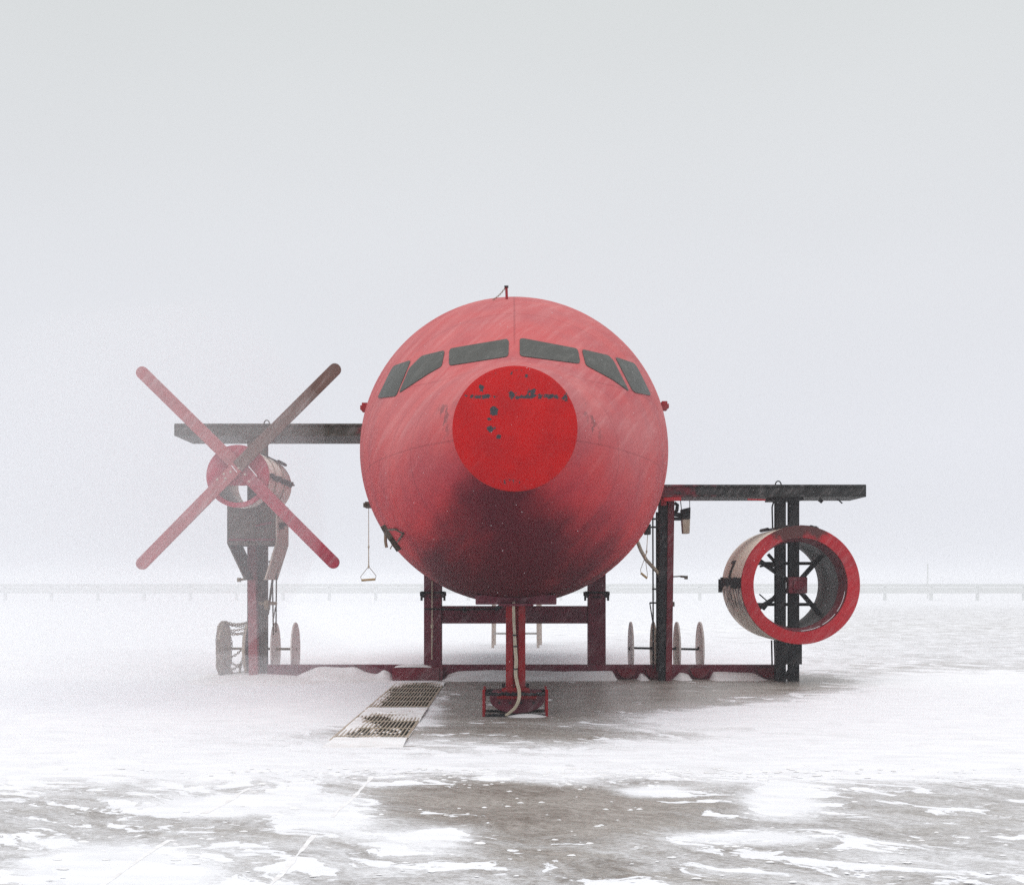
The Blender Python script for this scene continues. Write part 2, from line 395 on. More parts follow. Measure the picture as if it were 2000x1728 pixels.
# ================================================================== ground
def cover(x, y):
    """share of snow on the apron: bare belts in front, blown-over belts between"""
    px = CX+x*F/max(y, 1)
    def ss(a, b, v):
        t = max(0, min(1, (v-a)/(b-a))); return t*t*(3-2*t)
    wob = noise.noise((x*.35, y*.5, 0))*.6+noise.noise((x*1.4, y*1.2, 9))*.35+noise.noise((x*4, y*3, 5))*.15
    yy = y+wob
    near = .55+.03*ss(900, 300, px)+.07*ss(1300, 1600, px)-.27*math.exp(-((px-1080)/300)**2-((yy-9.8)/1.8)**2)-.06*ss(1250, 1500, px)
    near += .06*ss(9, 7, yy)
    for gx, gy, rx, ry, am in ((1520, 1565, 70, 36, .42), (1270, 1546, 55, 10, .7), (1440, 1635, 170, 12, .35), (420, 1575, 120, 16, .4), (230, 1700, 170, 40, .4), (660, 1600, 90, 40, .3), (560, 1560, 120, 10, .4), (830, 1640, 90, 30, .3), (900, 1460, 60, 20, -.4)):
        gpy = HY+EYE*F/max(y, 1); near += am*math.exp(-((px-gx)/rx)**2-((gpy-gy)/ry)**2)
    mid = .92-.42*math.exp(-((px-980)/470)**2-((yy-15)/2.6)**2)*1.25
    far_r = .38+.56*ss(1500, 1860, px+480*ss(20.5, 14.5, yy))+.06*ss(17.5, 15, yy)
    far_l = .86+.25*ss(850, 500, px)
    third = far_l*(1-ss(800, 900, px))+far_r*ss(800, 900, px)
    v = near+(mid-near)*ss(10.2-.8*ss(900, 500, px)-.5*ss(1300, 1600, px), 12.3, yy)
    v = v+(third-v)*ss(14.2, 16.5, yy)
    beh = .80-.18*ss(1400, 1700, px)
    v = v+(beh-v)*ss(22.5, 25, yy)
    f = .70+.32*math.exp(-((px-480)/420)**2)*(1-ss(60, 120, y))-.08*ss(1350, 1700, px)*(1-ss(80, 110, y))+.18*math.exp(-((px-1700)/500)**2-((y-27)/4)**2)
    return max(0, min(1.15, v+(f-v)*ss(27, 40, yy)))
def axis(fine0, fine1, step, far):
    a = []; v = fine0
    while v < fine1: a.append(v); v += step
    s_ = step
    while v < far: a.append(v); s_ *= 1.22; v += s_
    a.append(far); return a
xp = axis(0, 9, .12, 890); xs_ = [-q for q in reversed(xp[1:])]+xp
ya = axis(5.5, 27, .12, 1500); ys_ = [-40, -20, -5, 0, 3]+ya
mb = MB(); nx = len(xs_)
vs = []
for y in ys_:
    for x in xs_:
        z = 0
        if 5 < y < 60 and abs(x) < 30: z = noise.noise((x*.22, y*.5, 3))*.012*(0 if -2.1 < x < -.9 and 13.2 < y < 21.8 else 1)
        vs.append((x, y, z))
mb.add(vs, [(j*nx+i, j*nx+i+1, (j+1)*nx+i+1, (j+1)*nx+i) for j in range(len(ys_)-1) for i in range(nx-1)])
g = mb.build('ground', M['ground'], origin=(0, 0, 0), smooth=True, angle=180)
at_ = g.data.attributes.new('snow', 'FLOAT', 'POINT')
for i, v in enumerate(g.data.vertices): at_.data[i].value = cover(v.co.x, v.co.y)
g['kind'] = 'structure'

# joints of the slab: thin snow-filled / tan sealed strips
def strip(name, pts, w, mat, lift=.016, wob=.02):
    m = MB(); vs = []
    P_ = []
    for a, b in zip(pts, pts[1:]):
        a, b = Vector(a), Vector(b); n = max(2, int((b-a).length/.08))
        P_ += [a+(b-a)*i/n for i in range(n)]
    P_.append(Vector(pts[-1]))
    for i, p in enumerate(P_):
        t = (P_[min(i+1, len(P_)-1)]-P_[max(0, i-1)]).normalized(); n_ = Vector((-t.y, t.x))
        ww = w*(1+noise.noise((p.x*4, p.y*4, 1))*1.1)/2; of = noise.noise((p.x*2, p.y*2, 7))*wob
        for s_ in (-1, 1):
            q = p+n_*(ww*s_+of); vs.append((q.x, q.y, noise.noise((q.x*.22, q.y*.5, 3))*.012+lift*(.25)))
    m.add(vs, [(2*i, 2*i+1, 2*i+3, 2*i+2) for i in range(len(P_)-1)])
    o = m.build(name, mat); o['kind'] = 'structure'; return o
def GP(px, py): D = EYE*F/(py-HY); return (X(px, D), D)
strip('pavement_joint', [GP(727, 1516), GP(650, 1595)], .03, M['snow'], lift=.004)
strip('pavement_joint', [GP(618, 1630), GP(525, 1728), GP(440, 1820)], .03, M['snow'], lift=.004)
strip('pavement_joint', [GP(490, 1538), GP(400, 1588)], .034, M['snow'], lift=.004)
strip('pavement_joint', [GP(330, 1640), GP(120, 1780)], .03, M['snow'], lift=.004)
strip('pavement_seal', [GP(700, 1458), GP(812, 1457)], .015, M['tan_rust'], wob=.0)
# wind packed clods and crumbs of snow
m = MB(); rc = random.Random(3)
for i in range(600):
    if i % 3: px, py = rc.gauss(1100, 380), 1500+abs(rc.gauss(0, 14))
    else: px, py = rc.uniform(0, 2000), rc.uniform(1500, 1726)
    D = EYE*F/(py-HY); c = Vector((X(px, D), D, 0)); q = rc.uniform(.006, .018)*(1.6 if i % 17 == 0 else 1)
    rr = [q*rc.uniform(.6, 1.3) for _ in range(8)]
    vs = [c+Vector((1.7*rr[j]*math.cos(j*math.pi/4), rr[j]*math.sin(j*math.pi/4), .0)) for j in range(8)]+[c+Vector((.7*rr[j]*math.cos(j*math.pi/4), .5*rr[j]*math.sin(j*math.pi/4), q*rc.uniform(.25, .45))) for j in range(8)]
    m.add(vs, [tuple(range(8, 16))]+[(j, (j+1) % 8, 8+(j+1) % 8, 8+j) for j in range(8)])
o = m.build('snow_clods', M['snow'], origin=(0, 0, 0), smooth=True, angle=180); tag(o, 'small clods and crumbs of wind packed snow on the concrete', 'snow', None, 'stuff')

# ================================================================== the training aircraft
A = empty('training_aircraft', (0, 22, 0))
tag(A, 'red steel mock aircraft on posts, crossed propeller at one side, open engine ring at other', 'aircraft')

AX = .03
TOP = [(13.5, 3.80), (14, 3.90), (14.6, 4.02), (15.1, 4.15), (15.7, 4.50), (16.3, 4.82), (17, 5.14), (17.8, 5.40), (18.6, 5.59), (19.5, 5.78), (20.2, 5.80), (31, 5.80)]
BOT = [(13.5, 2.54), (14, 2.16), (14.6, 1.86), (15.3, 1.61), (16.3, 1.42), (17.5, 1.34), (19.5, 1.31), (31, 1.31)]
HW = [(13.5, .63), (14, .95), (14.6, 1.23), (15.3, 1.49), (16.3, 1.76), (17.5, 1.97), (18.5, 2.12), (19.5, 2.245), (20.2, 2.25), (31, 2.25)]
ysec = [13.5+.06*i for i in range(int(7/.06)+1)]+[21+.5*i for i in range(21)]
N = 128; mb = MB(); vs = []
for y in ysec:
    t, b_, w = interp(y, TOP), interp(y, BOT), interp(y, HW); zc = (t+b_)/2; hh = (t-b_)/2
    for i in range(N):
        a = 2*math.pi*i/N; vs.append((AX+w*math.cos(a), y, zc+hh*math.sin(a)))
fs = [(j*N+i, j*N+(i+1) % N, (j+1)*N+(i+1) % N, (j+1)*N+i) for j in range(len(ysec)-1) for i in range(N)]
fs += [tuple(range(N)), tuple(reversed(range((len(ysec)-1)*N, len(ysec)*N)))]
mb.add(vs, fs)
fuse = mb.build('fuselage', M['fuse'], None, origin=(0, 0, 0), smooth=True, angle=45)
bvh = BVHTree.FromPolygons([Vector(v) for v in vs], fs)
fuse.parent = A; fuse.location = (0, -22, 0)
def on_fuse(px, py, off=.0):
    d = (P(px, py, 10)-cam.location).normalized(); h = bvh.ray_cast(cam.location, d)
    if h[0] is None: return None
    n = h[1] if h[1].dot(d) < 0 else -h[1]
    return h[0]+n*off, n

def smooth_poly(poly, rad=5, n=4):
    """round the corners of a 2-D outline"""
    out = []; m = len(poly)
    for i in range(m):
        p = Vector(poly[i]); a = Vector(poly[i-1])-p; b = Vector(poly[(i+1) % m])-p
        r = min(rad, a.length*.4, b.length*.4); s_, e_ = p+a.normalized()*r, p+b.normalized()*r
        for k_ in range(n+1):
            t = k_/n; out.append(s_*(1-t)**2+p*2*t*(1-t)+e_*t*t)
    return out
def pane(poly, name='cockpit_window', rad=5):
    """curved plate lying on the skin, cut to the outline, 12 mm thick"""
    pl = smooth_poly(poly, rad)
    b = bmesh.new(); vsb = [b.verts.new((p.x, p.y, 0)) for p in pl]
    f = b.faces.new(vsb)
    x0 = min(p.x for p in pl); x1 = max(p.x for p in pl); y0 = min(p.y for p in pl); y1 = max(p.y for p in pl)
    x = x0+5
    while x < x1:
        bmesh.ops.bisect_plane(b, geom=b.verts[:]+b.edges[:]+b.faces[:], plane_co=(x, 0, 0), plane_no=(1, 0, 0)); x += 5
    y = y0+5
    while y < y1:
        bmesh.ops.bisect_plane(b, geom=b.verts[:]+b.edges[:]+b.faces[:], plane_co=(0, y, 0), plane_no=(0, 1, 0)); y += 5
    b.verts.index_update()
    pts = [(v.co.x, v.co.y) for v in b.verts]; faces = [tuple(v.index for v in f.verts) for f in b.faces]
    bound = [(e.verts[0].index, e.verts[1].index) for e in b.edges if len(e.link_faces) == 1]; b.free()
    lo = [on_fuse(p[0], p[1], -.006) for p in pts]; hi = [on_fuse(p[0], p[1], .010) for p in pts]
    n = len(pts); m = MB()
    m.add([q[0] for q in hi]+[q[0] for q in lo], faces+[tuple(i+n for i in reversed(f)) for f in faces]+[(a, b_, b_+n, a+n) for a, b_ in bound])
    return m.build(name, M['pane'], fuse, smooth=True, angle=50)
# outlines read off the photograph, laid on the skin at their real place
pane([(878, 682), (990, 663), (994, 668), (993, 697), (877, 715)], rad=7)
pane([(824, 696), (869, 685), (863, 716), (838, 730), (780, 768), (800, 720)])
pane([(770, 715), (803, 704), (774, 774), (738, 778), (762, 728)])
pane([(1015, 663), (1022, 662), (1128, 682), (1133, 711), (1015, 696)], rad=7)
pane([(1136, 683), (1188, 695), (1198, 706), (1228, 765), (1196, 742), (1144, 714)])
pane([(1201, 698), (1238, 710), (1246, 722), (1271, 773), (1240, 767), (1234, 762)])
# nose cap: flat plate with a rolled rim
m = MB(); cxc, czc = AX, 3.17
m.lathe_y(cxc, czc, [(.0001, 13.43), (.605, 13.43), (.632, 13.445), (.636, 13.53), (.0001, 13.53)], 96)
m.build('nose_cap', M['cap'], fuse, origin=(0, 0, 0), smooth=True)
# lifting post and chain on the crown
m = MB(); m.bar(P(990, 590, 17.9), P(989, 562, 17.9), .035); m.build('crown_post', M['leg_red'], fuse)
m = MB(); m.box(X(985, 17.9), X(993, 17.9), 17.86, 17.94, Z(561.5, 17.9), Z(559, 17.9)); m.build('post_cap', M['steel_dark'], fuse)
a, b_ = P(987, 562, 17.9), P(962, 586, 17.7)
m = MB(); m.chain([a+(b_-a)*i/10-Vector((0, 0, .02*math.sin(math.pi*i/10))) for i in range(11)], .034, .02, .0035)
m.build('crown_chain', M['tan_rust'], fuse)
# brackets on the flanks
for (px, py, D, w, h, mt) in ((713, 796, 19.5, 9, 17, 'leg_red'), (1297, 793, 19.5, 9, 17, 'leg_red'), (719, 986, 19.4, 9, 12, 'steel_brown')):
    m = MB(); s_ = 1 if px > 1000 else -1
    x, z = X(px, D), Z(py, D); ww = w*D/F; hh = h*D/F
    m.box(x-ww*.6, x+ww*.6, D-.08, D+.08, z-hh/2, z+hh/2); m.box(min(x, x+s_*ww), max(x, x+s_*ww), D-.05, D+.05, z-.035, z+.03)
    m.box(min(x, x-s_*ww*2), max(x, x-s_*ww*2), D-.03, D+.03, z-.03, z+.028)
    m.build('side_bracket', M[mt], fuse, bevel=.006)
m = MB(); m.box(X(1259, 20), X(1270, 20), 19.9, 20.1, Z(1044, 20), Z(1024, 20)); m.bar(P(1262, 1026, 20), P(1250, 1000, 20), .05)
m.build('side_bracket', M['steel_dark'], fuse, bevel=.006)
# hatch rail with brushes hanging off the lower left flank
m = MB(); q = [on_fuse(px, py, .03) for px, py in ((752, 1024), (760, 1038), (770, 1052), (781, 1068))]
q = [v[0] for v in q if v]
for a, b_ in zip(q, q[1:]): m.bar(a, b_, .07, .09)
q2 = [on_fuse(px, py, .02)[0] for px, py in ((760, 1033), (775, 1032), (790, 1040), (779, 1056))]
m.tube(q2, .012, 6)
m.build('hatch_rail', M['steel_brown'], fuse)
m = MB(); m.tube([P(753, 1036, 18.9), P(753, 1058, 18.9), P(755, 1069, 18.9)], .022, 8); m.tube([P(770, 1060, 18.9), P(765, 1066, 18.9), P(762, 1072, 18.9)], .009, 6)
m.build('hanging_strap', M['tan_rust'], fuse, smooth=True)
# belly plate
m = MB(); m.box(X(932, 17), X(1083, 17), 16.2, 17.8, Z(1178.5, 17), Z(1160, 17)); m.box(X(975, 17), X(1040, 17), 16.1, 17.2, Z(1181, 17), Z(1176, 17))
m.build('belly_plate', M['steel_maroon'], fuse, bevel=.01)

# ---- wings
def wing(x0, x1, D0, D1, zt, zb, mat, chain_px):
    m = MB(); m.box(min(x0, x1), max(x0, x1), D0, D1, zb, zt)
    s_ = 1 if x1 > x0 else -1
    w = m.build('wing', mat, A, bevel=.008)
    m = MB(); m.box(min(x0, x1)+.01, max(x0, x1)-.01, D0-.025, D0-.002, zb-.004, zb+.03); m.box(min(x0, x1)+.01, max(x0, x1)-.01, D0-.025, D0-.002, zt-.03, zt+.006)
    m.build('wing_edge_rail', mat, w, bevel=.004)
    return w
wl = wing(-2.0, X(340, 22.5), 22.5, 23.8, Z(828, 22.5), Z(851, 22.5), M['wing_brown'], 0)
wr = wing(2.0, X(1692, 21.6), 21.6, 22.65, Z(947, 21.6), Z(970, 21.6), M['wing_dark'], 0)
# lifting eyes, stiffeners and brackets
def eye(px, py, D, w, mat, r=.05):
    m = MB(); c = P(px, py, D); m.tube([c+Vector((r*math.cos(R(a)), 0, 1.5*r*math.sin(R(a)))) for a in range(0, 181, 20)], .011, 6); m.build('lifting_eye', mat, w, smooth=True)
eye(521, 829, 23, wl, M['steel_brown']); eye(1520, 948, 22.2, wr, M['steel_dark'])
m = MB(); m.bar(P(1297, 975, 21.58), P(1330, 974, 21.58), .06, .05); m.bar(P(1460, 975, 21.58), P(1495, 976, 21.58), .02); m.build('red_gusset', M['ring_red'], wr)
m = MB(); m.bar((X(1600, 22), 22, 2.99), (X(1606, 22), 22, 2.95), .05); m.bar((X(1636, 22), 22, 3.0), (X(1645, 22), 22, 2.93), .02); m.build('underwing_bolt', M['steel_dark'], wr)
m = MB(); m.box(X(483, 23), X(532, 23), 22.55, 23.3, 4.05, 4.112); m.build('wing_seat_plate', M['steel_brown'], wl)
m = MB(); m.box(X(1503, 21.9), X(1564, 21.9), 21.7, 22.3, 2.965, 3.009); m.build('wing_seat_plate', M['steel_dark'], wr)

# ---- propeller engine (left)
Dn = 21.1; ex, ez = X(465, Dn), Z(930, Dn); er = 61*Dn/F
m = MB(); m.lathe_y(ex, ez, [(er-.012, 21.14), (er-.012, 23.3), (er-.05, 23.3), (er-.05, 21.14)], 72)
pe = m.build('propeller_engine', M['cowl_small'], A, smooth=True, origin=(0, 0, 0))
# front disc with the open segment at the bottom
zc_ = Z(948, Dn)-ez; ri = er-.075
a0 = math.degrees(math.asin(zc_/ri)) 
outer = arc((ex, ez), er, 0, 360, 72)[:-1]; 
seg0, seg1 = 180-a0, 360+a0
hole = arc((ex, ez), ri, seg0, seg1, 40)
b = bmesh.new(); vo = [b.verts.new((x, 0, z)) for x, z in outer]; vh = [b.verts.new((x, 0, z)) for x, z in hole]
ed = [b.edges.new((vo[i], vo[(i+1) % len(vo)])) for i in range(len(vo))]+[b.edges.new((vh[i], vh[(i+1) % len(vh)])) for i in range(len(vh))]
bmesh.ops.triangle_fill(b, edges=ed, use_beauty=True, use_dissolve=False)
b.verts.index_update(); n = len(b.verts)
pts = [v.co.copy() for v in b.verts]; faces = [tuple(v.index for v in f.verts) for f in b.faces]
bd = [(e_.verts[0].index, e_.verts[1].index) for e_ in b.edges if len(e_.link_faces) == 1]; b.free()
m = MB(); m.add([(p.x, 21.06, p.z) for p in pts]+[(p.x, 21.14, p.z) for p in pts], faces+[tuple(i+n for i in reversed(f)) for f in faces]+[(p, q, q+n, p+n) for p, q in bd])
fd = m.build('engine_face', M['disc_red'], pe)
soot = worn('sooted_blade_paint', (.14, .075, .06), (.085, .065, .055), rime_amt=.28)
red_b = worn('fresh_blade_paint', (.38, .05, .08), (.26, .06, .085), rime_amt=.35)
bc = P(465, 912, 20.95)
for (tx, ty, D, mt) in ((278, 728, 20.99, M['blade_pink']), (654, 722, 20.90, soot), (278, 1100, 20.90, M['blade_pink']), (651, 1098, 20.99, red_b)):
    tip = P(tx, ty, D); c0 = Vector((bc.x, D, bc.z)); t = (tip-c0).normalized(); L = (tip-c0).length; w = .098
    a = math.atan2(t.z, t.x); pl = []
    for k_ in range(13):
        aa = a-math.pi/2+math.pi*k_/12; pl.append((tip.x+w*math.cos(aa), tip.z+w*math.sin(aa)))
    nrm = Vector((-t.z, 0, t.x))
    s0 = c0+t*.004
    pl += [(s0.x+nrm.x*w, s0.z+nrm.z*w), (s0.x-nrm.x*w, s0.z-nrm.z*w)]
    m = MB(); m.prism_y(pl, D-.022, D+.022); m.build('propeller_blade', mt, pe, bevel=.005)
m = MB()
for px, py in ((440, 934), (424, 936), (450, 921), (478, 926), (466, 914), (486, 940), (437, 925)):
    c = P(px, py, 20.87); m.tube([c, c+Vector((0, .03, 0))], .018, 8)
m.build('hub_bolts', M['tan_plate'], pe)
m = MB(); m.bar(P(452, 909, 20.875), P(463, 922, 20.875), .012, .02); m.bar(P(485, 910, 20.875), P(502, 930, 20.875), .012, .02); m.build('rime_line', M['ice'], pe)
# hinge rows on the nacelle
m = MB()
def oncyl(cx, cz, r, ang, y): return Vector((cx+r*math.cos(R(ang)), y, cz+r*math.sin(R(ang))))
for i in range(26):
    y = 21.25+i*.08; a = 3+random.uniform(-2, 2); p = oncyl(ex, ez, er, a, y); m.box(p.x-.02, p.x+.03, y-.02, y+.02, p.z-.03-random.random()*.03, p.z+.03)
m.tube([oncyl(ex, ez, er+.015, 3, 21.2), oncyl(ex, ez, er+.015, 3, 23.4)], .016, 6)
m.tube([oncyl(ex, ez, er+.012, 47, 21.2), oncyl(ex, ez, er+.02, 47, 23.4)], .014, 6); m.tube([oncyl(ex, ez, er+.03, 47, 22.7), oncyl(ex, ez, er+.03, 47, 23.42)], .028, 6)
m.build('nacelle_hinge', M['steel_dark'], pe)
m = MB()
for y in (21.7, 22.5):
    m.tube([oncyl(ex, ez, er+.004, a, y) for a in range(-70, 80, 10)], .007, 5)
m.build('strap_wire', M['tan_rust'], pe)
# housing below the nacelle
m = MB(); x0, x1 = X(447, 21.6), X(537, 21.6)
m.box(x0, x1, 21.6, 21.66, Z(1064, 21.6), Z(983, 21.6)); m.box(x0+.02, x1-.02, 22.5, 22.55, Z(1064, 21.6), Z(983, 21.6))
m.box(x0+.02, x1-.02, 21.66, 22.5, Z(990, 21.6), Z(985, 21.6))
m.build('engine_housing', M['steel_brown'], pe, bevel=.006)
m = MB(); m.bar((x0, 21.57, Z(1054, 21.6)), (x1, 21.57, Z(1054, 21.6)), .03, .05); m.bar(P(500, 1027, 21.57), P(530, 1020, 21.57), .03, .05); m.build('housing_rib', M['steel_maroon'], pe)
zA, zB = Z(1060, 21.6), Z(1132, 21.6)
for sx, mt in ((-1, M['steel_brown']), (1, M['tan_plate'])):
    xa = x0 if sx < 0 else x1; xb = X(483, 22) if sx < 0 else X(517, 22)
    m = MB(); w = .03*sx; xb = X(480, 21.6) if sx < 0 else X(515, 21.6)
    xa += .004*sx
    pl = [(xa, Z(983, 21.6)), (xa+w, Z(983, 21.6)), (xa+w, zA-.01), (xb+w, zB), (xb, zB), (xa, zA)]
    m.prism_y(pl, 21.62, 22.72); m.build('housing_side', mt, pe, bevel=.005)
m = MB()
for i in range(9): 
    c = P(548+random.uniform(-7, 5), 1025+random.uniform(-4, 5), 21.8); m.box(c.x-.03, c.x+.03, c.y-.03, c.y+.03, c.z-.03, c.z+.03)
m.bar(P(540, 1024, 21.8), P(566, 1024, 21.8), .05, .05); m.build('housing_latch', M['steel_dark'], pe)

# ---- left tower / main leg
m = MB(); m.box(X(485, 22.7), X(502, 22.7), 22.6, 22.8, 0, 4.05); m.box(X(507, 22.7), X(522, 22.7), 22.6, 22.8, 0, 4.05)
m.box(X(500, 22.7), X(509, 22.7), 22.66, 22.74, 0, 2.3)
ll = m.build('main_leg', M['steel_brown'], A, bevel=.006)
m = MB(); pl = [(X(484, 22.4), Z(985, 22.4)), (X(498, 22.4), Z(985, 22.4)), (X(506, 22.4), 0), (X(488, 22.4), 0)]
m.prism_y(pl, 22.3, 22.5); m.build('red_channel', M['channel_pink'], ll, bevel=.006)
m = MB()
for a, b_, r in ((((534, 1120), (523, 1200)), None, .02), (((532, 1128), (534, 1240)), None, .012), (((540, 1115), (539, 1235)), None, .012), (((521, 1190), (519, 1318)), None, .016), (((514, 1060), (517, 1318)), None, .018), (((538, 1185), (533, 1215)), None, .009), (((510, 1130), (512, 1310)), None, .02)):
    m.tube([P(a[0][0], a[0][1], 22.45), P(a[1][0], a[1][1], 22.45)], r, 8)
m.build('leg_pipe', M['steel_brown'], ll, smooth=True)
m = MB(); m.tube([P(505, 1178, 22.4), P(541, 1178, 22.4)], .03, 8); m.box(X(518, 22.4), X(526, 22.4), 22.3, 22.5, Z(1190, 22.4), Z(1172, 22.4)); m.tube([P(484, 1130, 22.4), P(466, 1132, 22.4)], .02, 8)
m.box(X(464, 22.4), X(470, 22.4), 22.35, 22.45, Z(1136, 22.4), Z(1128, 22.4)); m.build('pipe_clamp', M['tan_rust'], ll, bevel=.004)
m = MB()
for i in range(16):
    px = random.uniform(536, 549)-i*.9; py = 1060+i*4.6; c = P(px, py, 22.4); m.box(c.x-.035, c.x+.03, c.y-.03, c.y+.03, c.z-.018, c.z+.018)
m.tube([P(548, 1058, 22.4), P(538, 1098, 22.4), P(534, 1130, 22.4)], .014, 6)
m.build('valve_stack', M['steel_dark'], ll)
m = MB(); m.tube([(X(432, 22.9), 22.9, .49), (X(580, 22.9), 22.9, .48)], .022, 10); m.build('axle', M['tan_rust'], ll, smooth=True)
WD = 22.9
for px, mt, t, j in ((438, 'disc_brown', .04, .05), (486, 'disc_brown', .05, .03), (538, 'disc_pale', .025, .0), (577, 'disc_pale', .025, .0)):
    m = MB(); m.disc_x(X(px, WD), WD, .475, .465, t, 44, j)
    w = m.build('wheel_disc', M[mt], ll, bevel=.004)
# chains over the two left discs
m = MB(); xa, xb = X(441, WD), X(484, WD)
for ang in (97, 78, 116, 52, 40, 143):
    y = WD-.47*math.cos(R(ang)); z = .475+.47*math.sin(R(ang))
    m.chain([Vector((xa+(xb-xa)*i/8, y, z-.035*math.sin(math.pi*i/8))) for i in range(9)], .045, .034, .008)
for (a, b_) in (((452, 1282), (472, 1268)), ((448, 1290), (466, 1300)), ((466, 1298), (473, 1290)), ((450, 1308), (470, 1296)), ((468, 1300), (470, 1320)), ((452, 1306), (455, 1318)), ((455, 1320), (482, 1318)), ((446, 1298), (452, 1322)), ((474, 1285), (466, 1318))):
    for dy in (-.2, .1):
        p, q = P(a[0], a[1], WD+dy), P(b_[0], b_[1], WD+dy)
        m.chain([p+(q-p)*i/5-Vector((0, 0, .02*math.sin(math.pi*i/5))) for i in range(6)], .045, .034, .008)
m.build('tyre_chains', M['tan_rust'], ll)
m = MB()   # chain wound round the rim of the outer disc
for rr, dx in ((.47, -.02), (.475, .02), (.47, -.035)):
    m.chain([Vector((X(438, WD)+dx+noise.noise((a*.05, dx*9, 0))*.02, WD+(rr+noise.noise((a*.1, 0, dx*50))*.02)*math.cos(R(a)), .475+rr*math.sin(R(a)))) for a in range(-70, 250, 8)], .05, .036, .008)
m.build('rim_chain', M['tan_rust'], ll)

# ---- jet engine (right)
cx_, cz_ = X(1564, 21.0), Z(1142, 21.0); ro = 116*21/F; ri = 92*21/F
m = MB(); m.lathe_y(cx_, cz_, [(ro-.01, 21.05), (ro-.004, 21.4), (ro-.012, 21.42), (ro-.012, 21.9), (ro-.002, 21.93), (ro-.01, 22.4), (ro-.004, 22.43), (ro-.012, 23.02), (ro-.03, 23.05), (ri+.01, 23.05), (ri+.02, 22.6), (ri+.005, 22.57), (ri+.02, 22.2), (ri+.005, 22.17), (ri+.01, 21.5), (ri+.03, 21.05)], 112)
je = m.build('jet_engine', M['cowl'], A, smooth=True, origin=(0, 0, 0), angle=60)
m = MB(); m.lathe_y(cx_, cz_, [(ri, 21.0), (ri, 21.06), (ro, 21.06), (ro, 21.0)], 112); m.build('intake_ring', M['ring_red'], je, bevel=.004, smooth=True)
m = MB(); m.lathe_y(cx_, cz_, [(ri-.002, 21.07), (ri-.05, 21.42), (ri-.03, 21.43), (ri+.004, 21.10)], 96); m.build('intake_lining', M['steel_red'], je, smooth=True)
m = MB(); m.lathe_y(cx_, cz_, [(ri-.004, 21.44), (ri-.004, 21.9), (ri+.002, 21.92), (ri+.002, 22.5), (ri-.004, 22.52), (ri-.004, 23.04), (ri+.012, 23.04), (ri+.012, 21.44)], 96); m.build('dark_liner', M['liner'], je, smooth=True)
m = MB()
for a0, a1 in ((272, 298), (300, 322), (325, 352)):
    m.tube([(cx_+(ri-.015)*math.cos(R(a)), 21.10, cz_+(ri-.015)*math.sin(R(a))) for a in range(a0, a1+1, 3)], .0055, 6)
m.build('rime_rim', M['ice'], je, smooth=True)
hub = P(1556, 1143, 21.75)
m = MB(); m.box(hub.x-.16, hub.x+.15, 21.62, 21.82, hub.z-.13, hub.z+.14); m.box(hub.x-.09, hub.x+.08, 21.58, 21.66, hub.z-.08, hub.z+.08); m.build('engine_hub', M['steel_red'], je, bevel=.02)
for a in (40, -42, 140, 218):
    m = MB(); p = Vector((hub.x+.1*math.cos(R(a)), 21.95, hub.z+.1*math.sin(R(a)))); q = Vector((cx_+.735*math.cos(R(a)), 22.05, cz_+.735*math.sin(R(a))))
    m.bar(p, q, .07, .09); m.build('hub_strut', M['steel_dark'], je, bevel=.005)
for py in (1100, 1180):
    m = MB(); m.bar((cx_-.68, 22.9, Z(py, 22.9)), (cx_+.66, 22.9, Z(py, 22.9)), .055, .06); m.build('cross_bar', M['steel_dark'], je, bevel=.004)
m = MB()
for a, b_, w in (((1483, 1160), (1500, 1175), .02), ((1515, 1160), (1498, 1178), .025), ((1500, 1082), (1516, 1100), .05), ((1500, 1178), (1490, 1190), .05)):
    m.bar(P(a[0], a[1], 22.6), P(b_[0], b_[1], 22.6), w)
m.tube([P(1484, 1106, 22.7), P(1500, 1103, 22.7), P(1514, 1106, 22.7)], .02, 6)
m.build('inner_brace', M['steel_dark'], je)
m = MB()   # hinge knuckles along the cowl
for i in range(13):
    y = 21.12+i*.15; p = oncyl(cx_, cz_, ro, 177, y); h = random.uniform(.07, .11)
    m.box(p.x-.03, p.x+.03, y-.024, y+.024, p.z-h*.4-random.random()*.08, p.z+h*.75)
m.tube([oncyl(cx_, cz_, ro+.01, 177.5, 21.08), oncyl(cx_, cz_, ro+.01, 177.5, 23.05)], .014, 8); m.box(cx_-ro-.05, cx_-ro+.01, 22.98, 23.03, cz_-.13, cz_+.1)
m.build('cowl_hinge', M['steel_dark'], je)
m = MB(); m.tube([oncyl(cx_, cz_, ro+.012, 100, 21.0), oncyl(cx_, cz_, ro+.02, 104, 22.9)], .02, 8); m.tube([oncyl(cx_, cz_, ro+.03, 104, 22.5), oncyl(cx_, cz_, ro+.03, 104, 23.1)], .03, 8)
m.tube([oncyl(cx_, cz_, ro+.01, 78, 21.2), oncyl(cx_, cz_, ro+.012, 70, 21.25)], .03, 8); m.bar(oncyl(cx_, cz_, ro+.0, 88, 21.2), oncyl(cx_, cz_, ro+.03, 72, 21.2), .03, .06)
m.build('top_latch', M['steel_dark'], je)
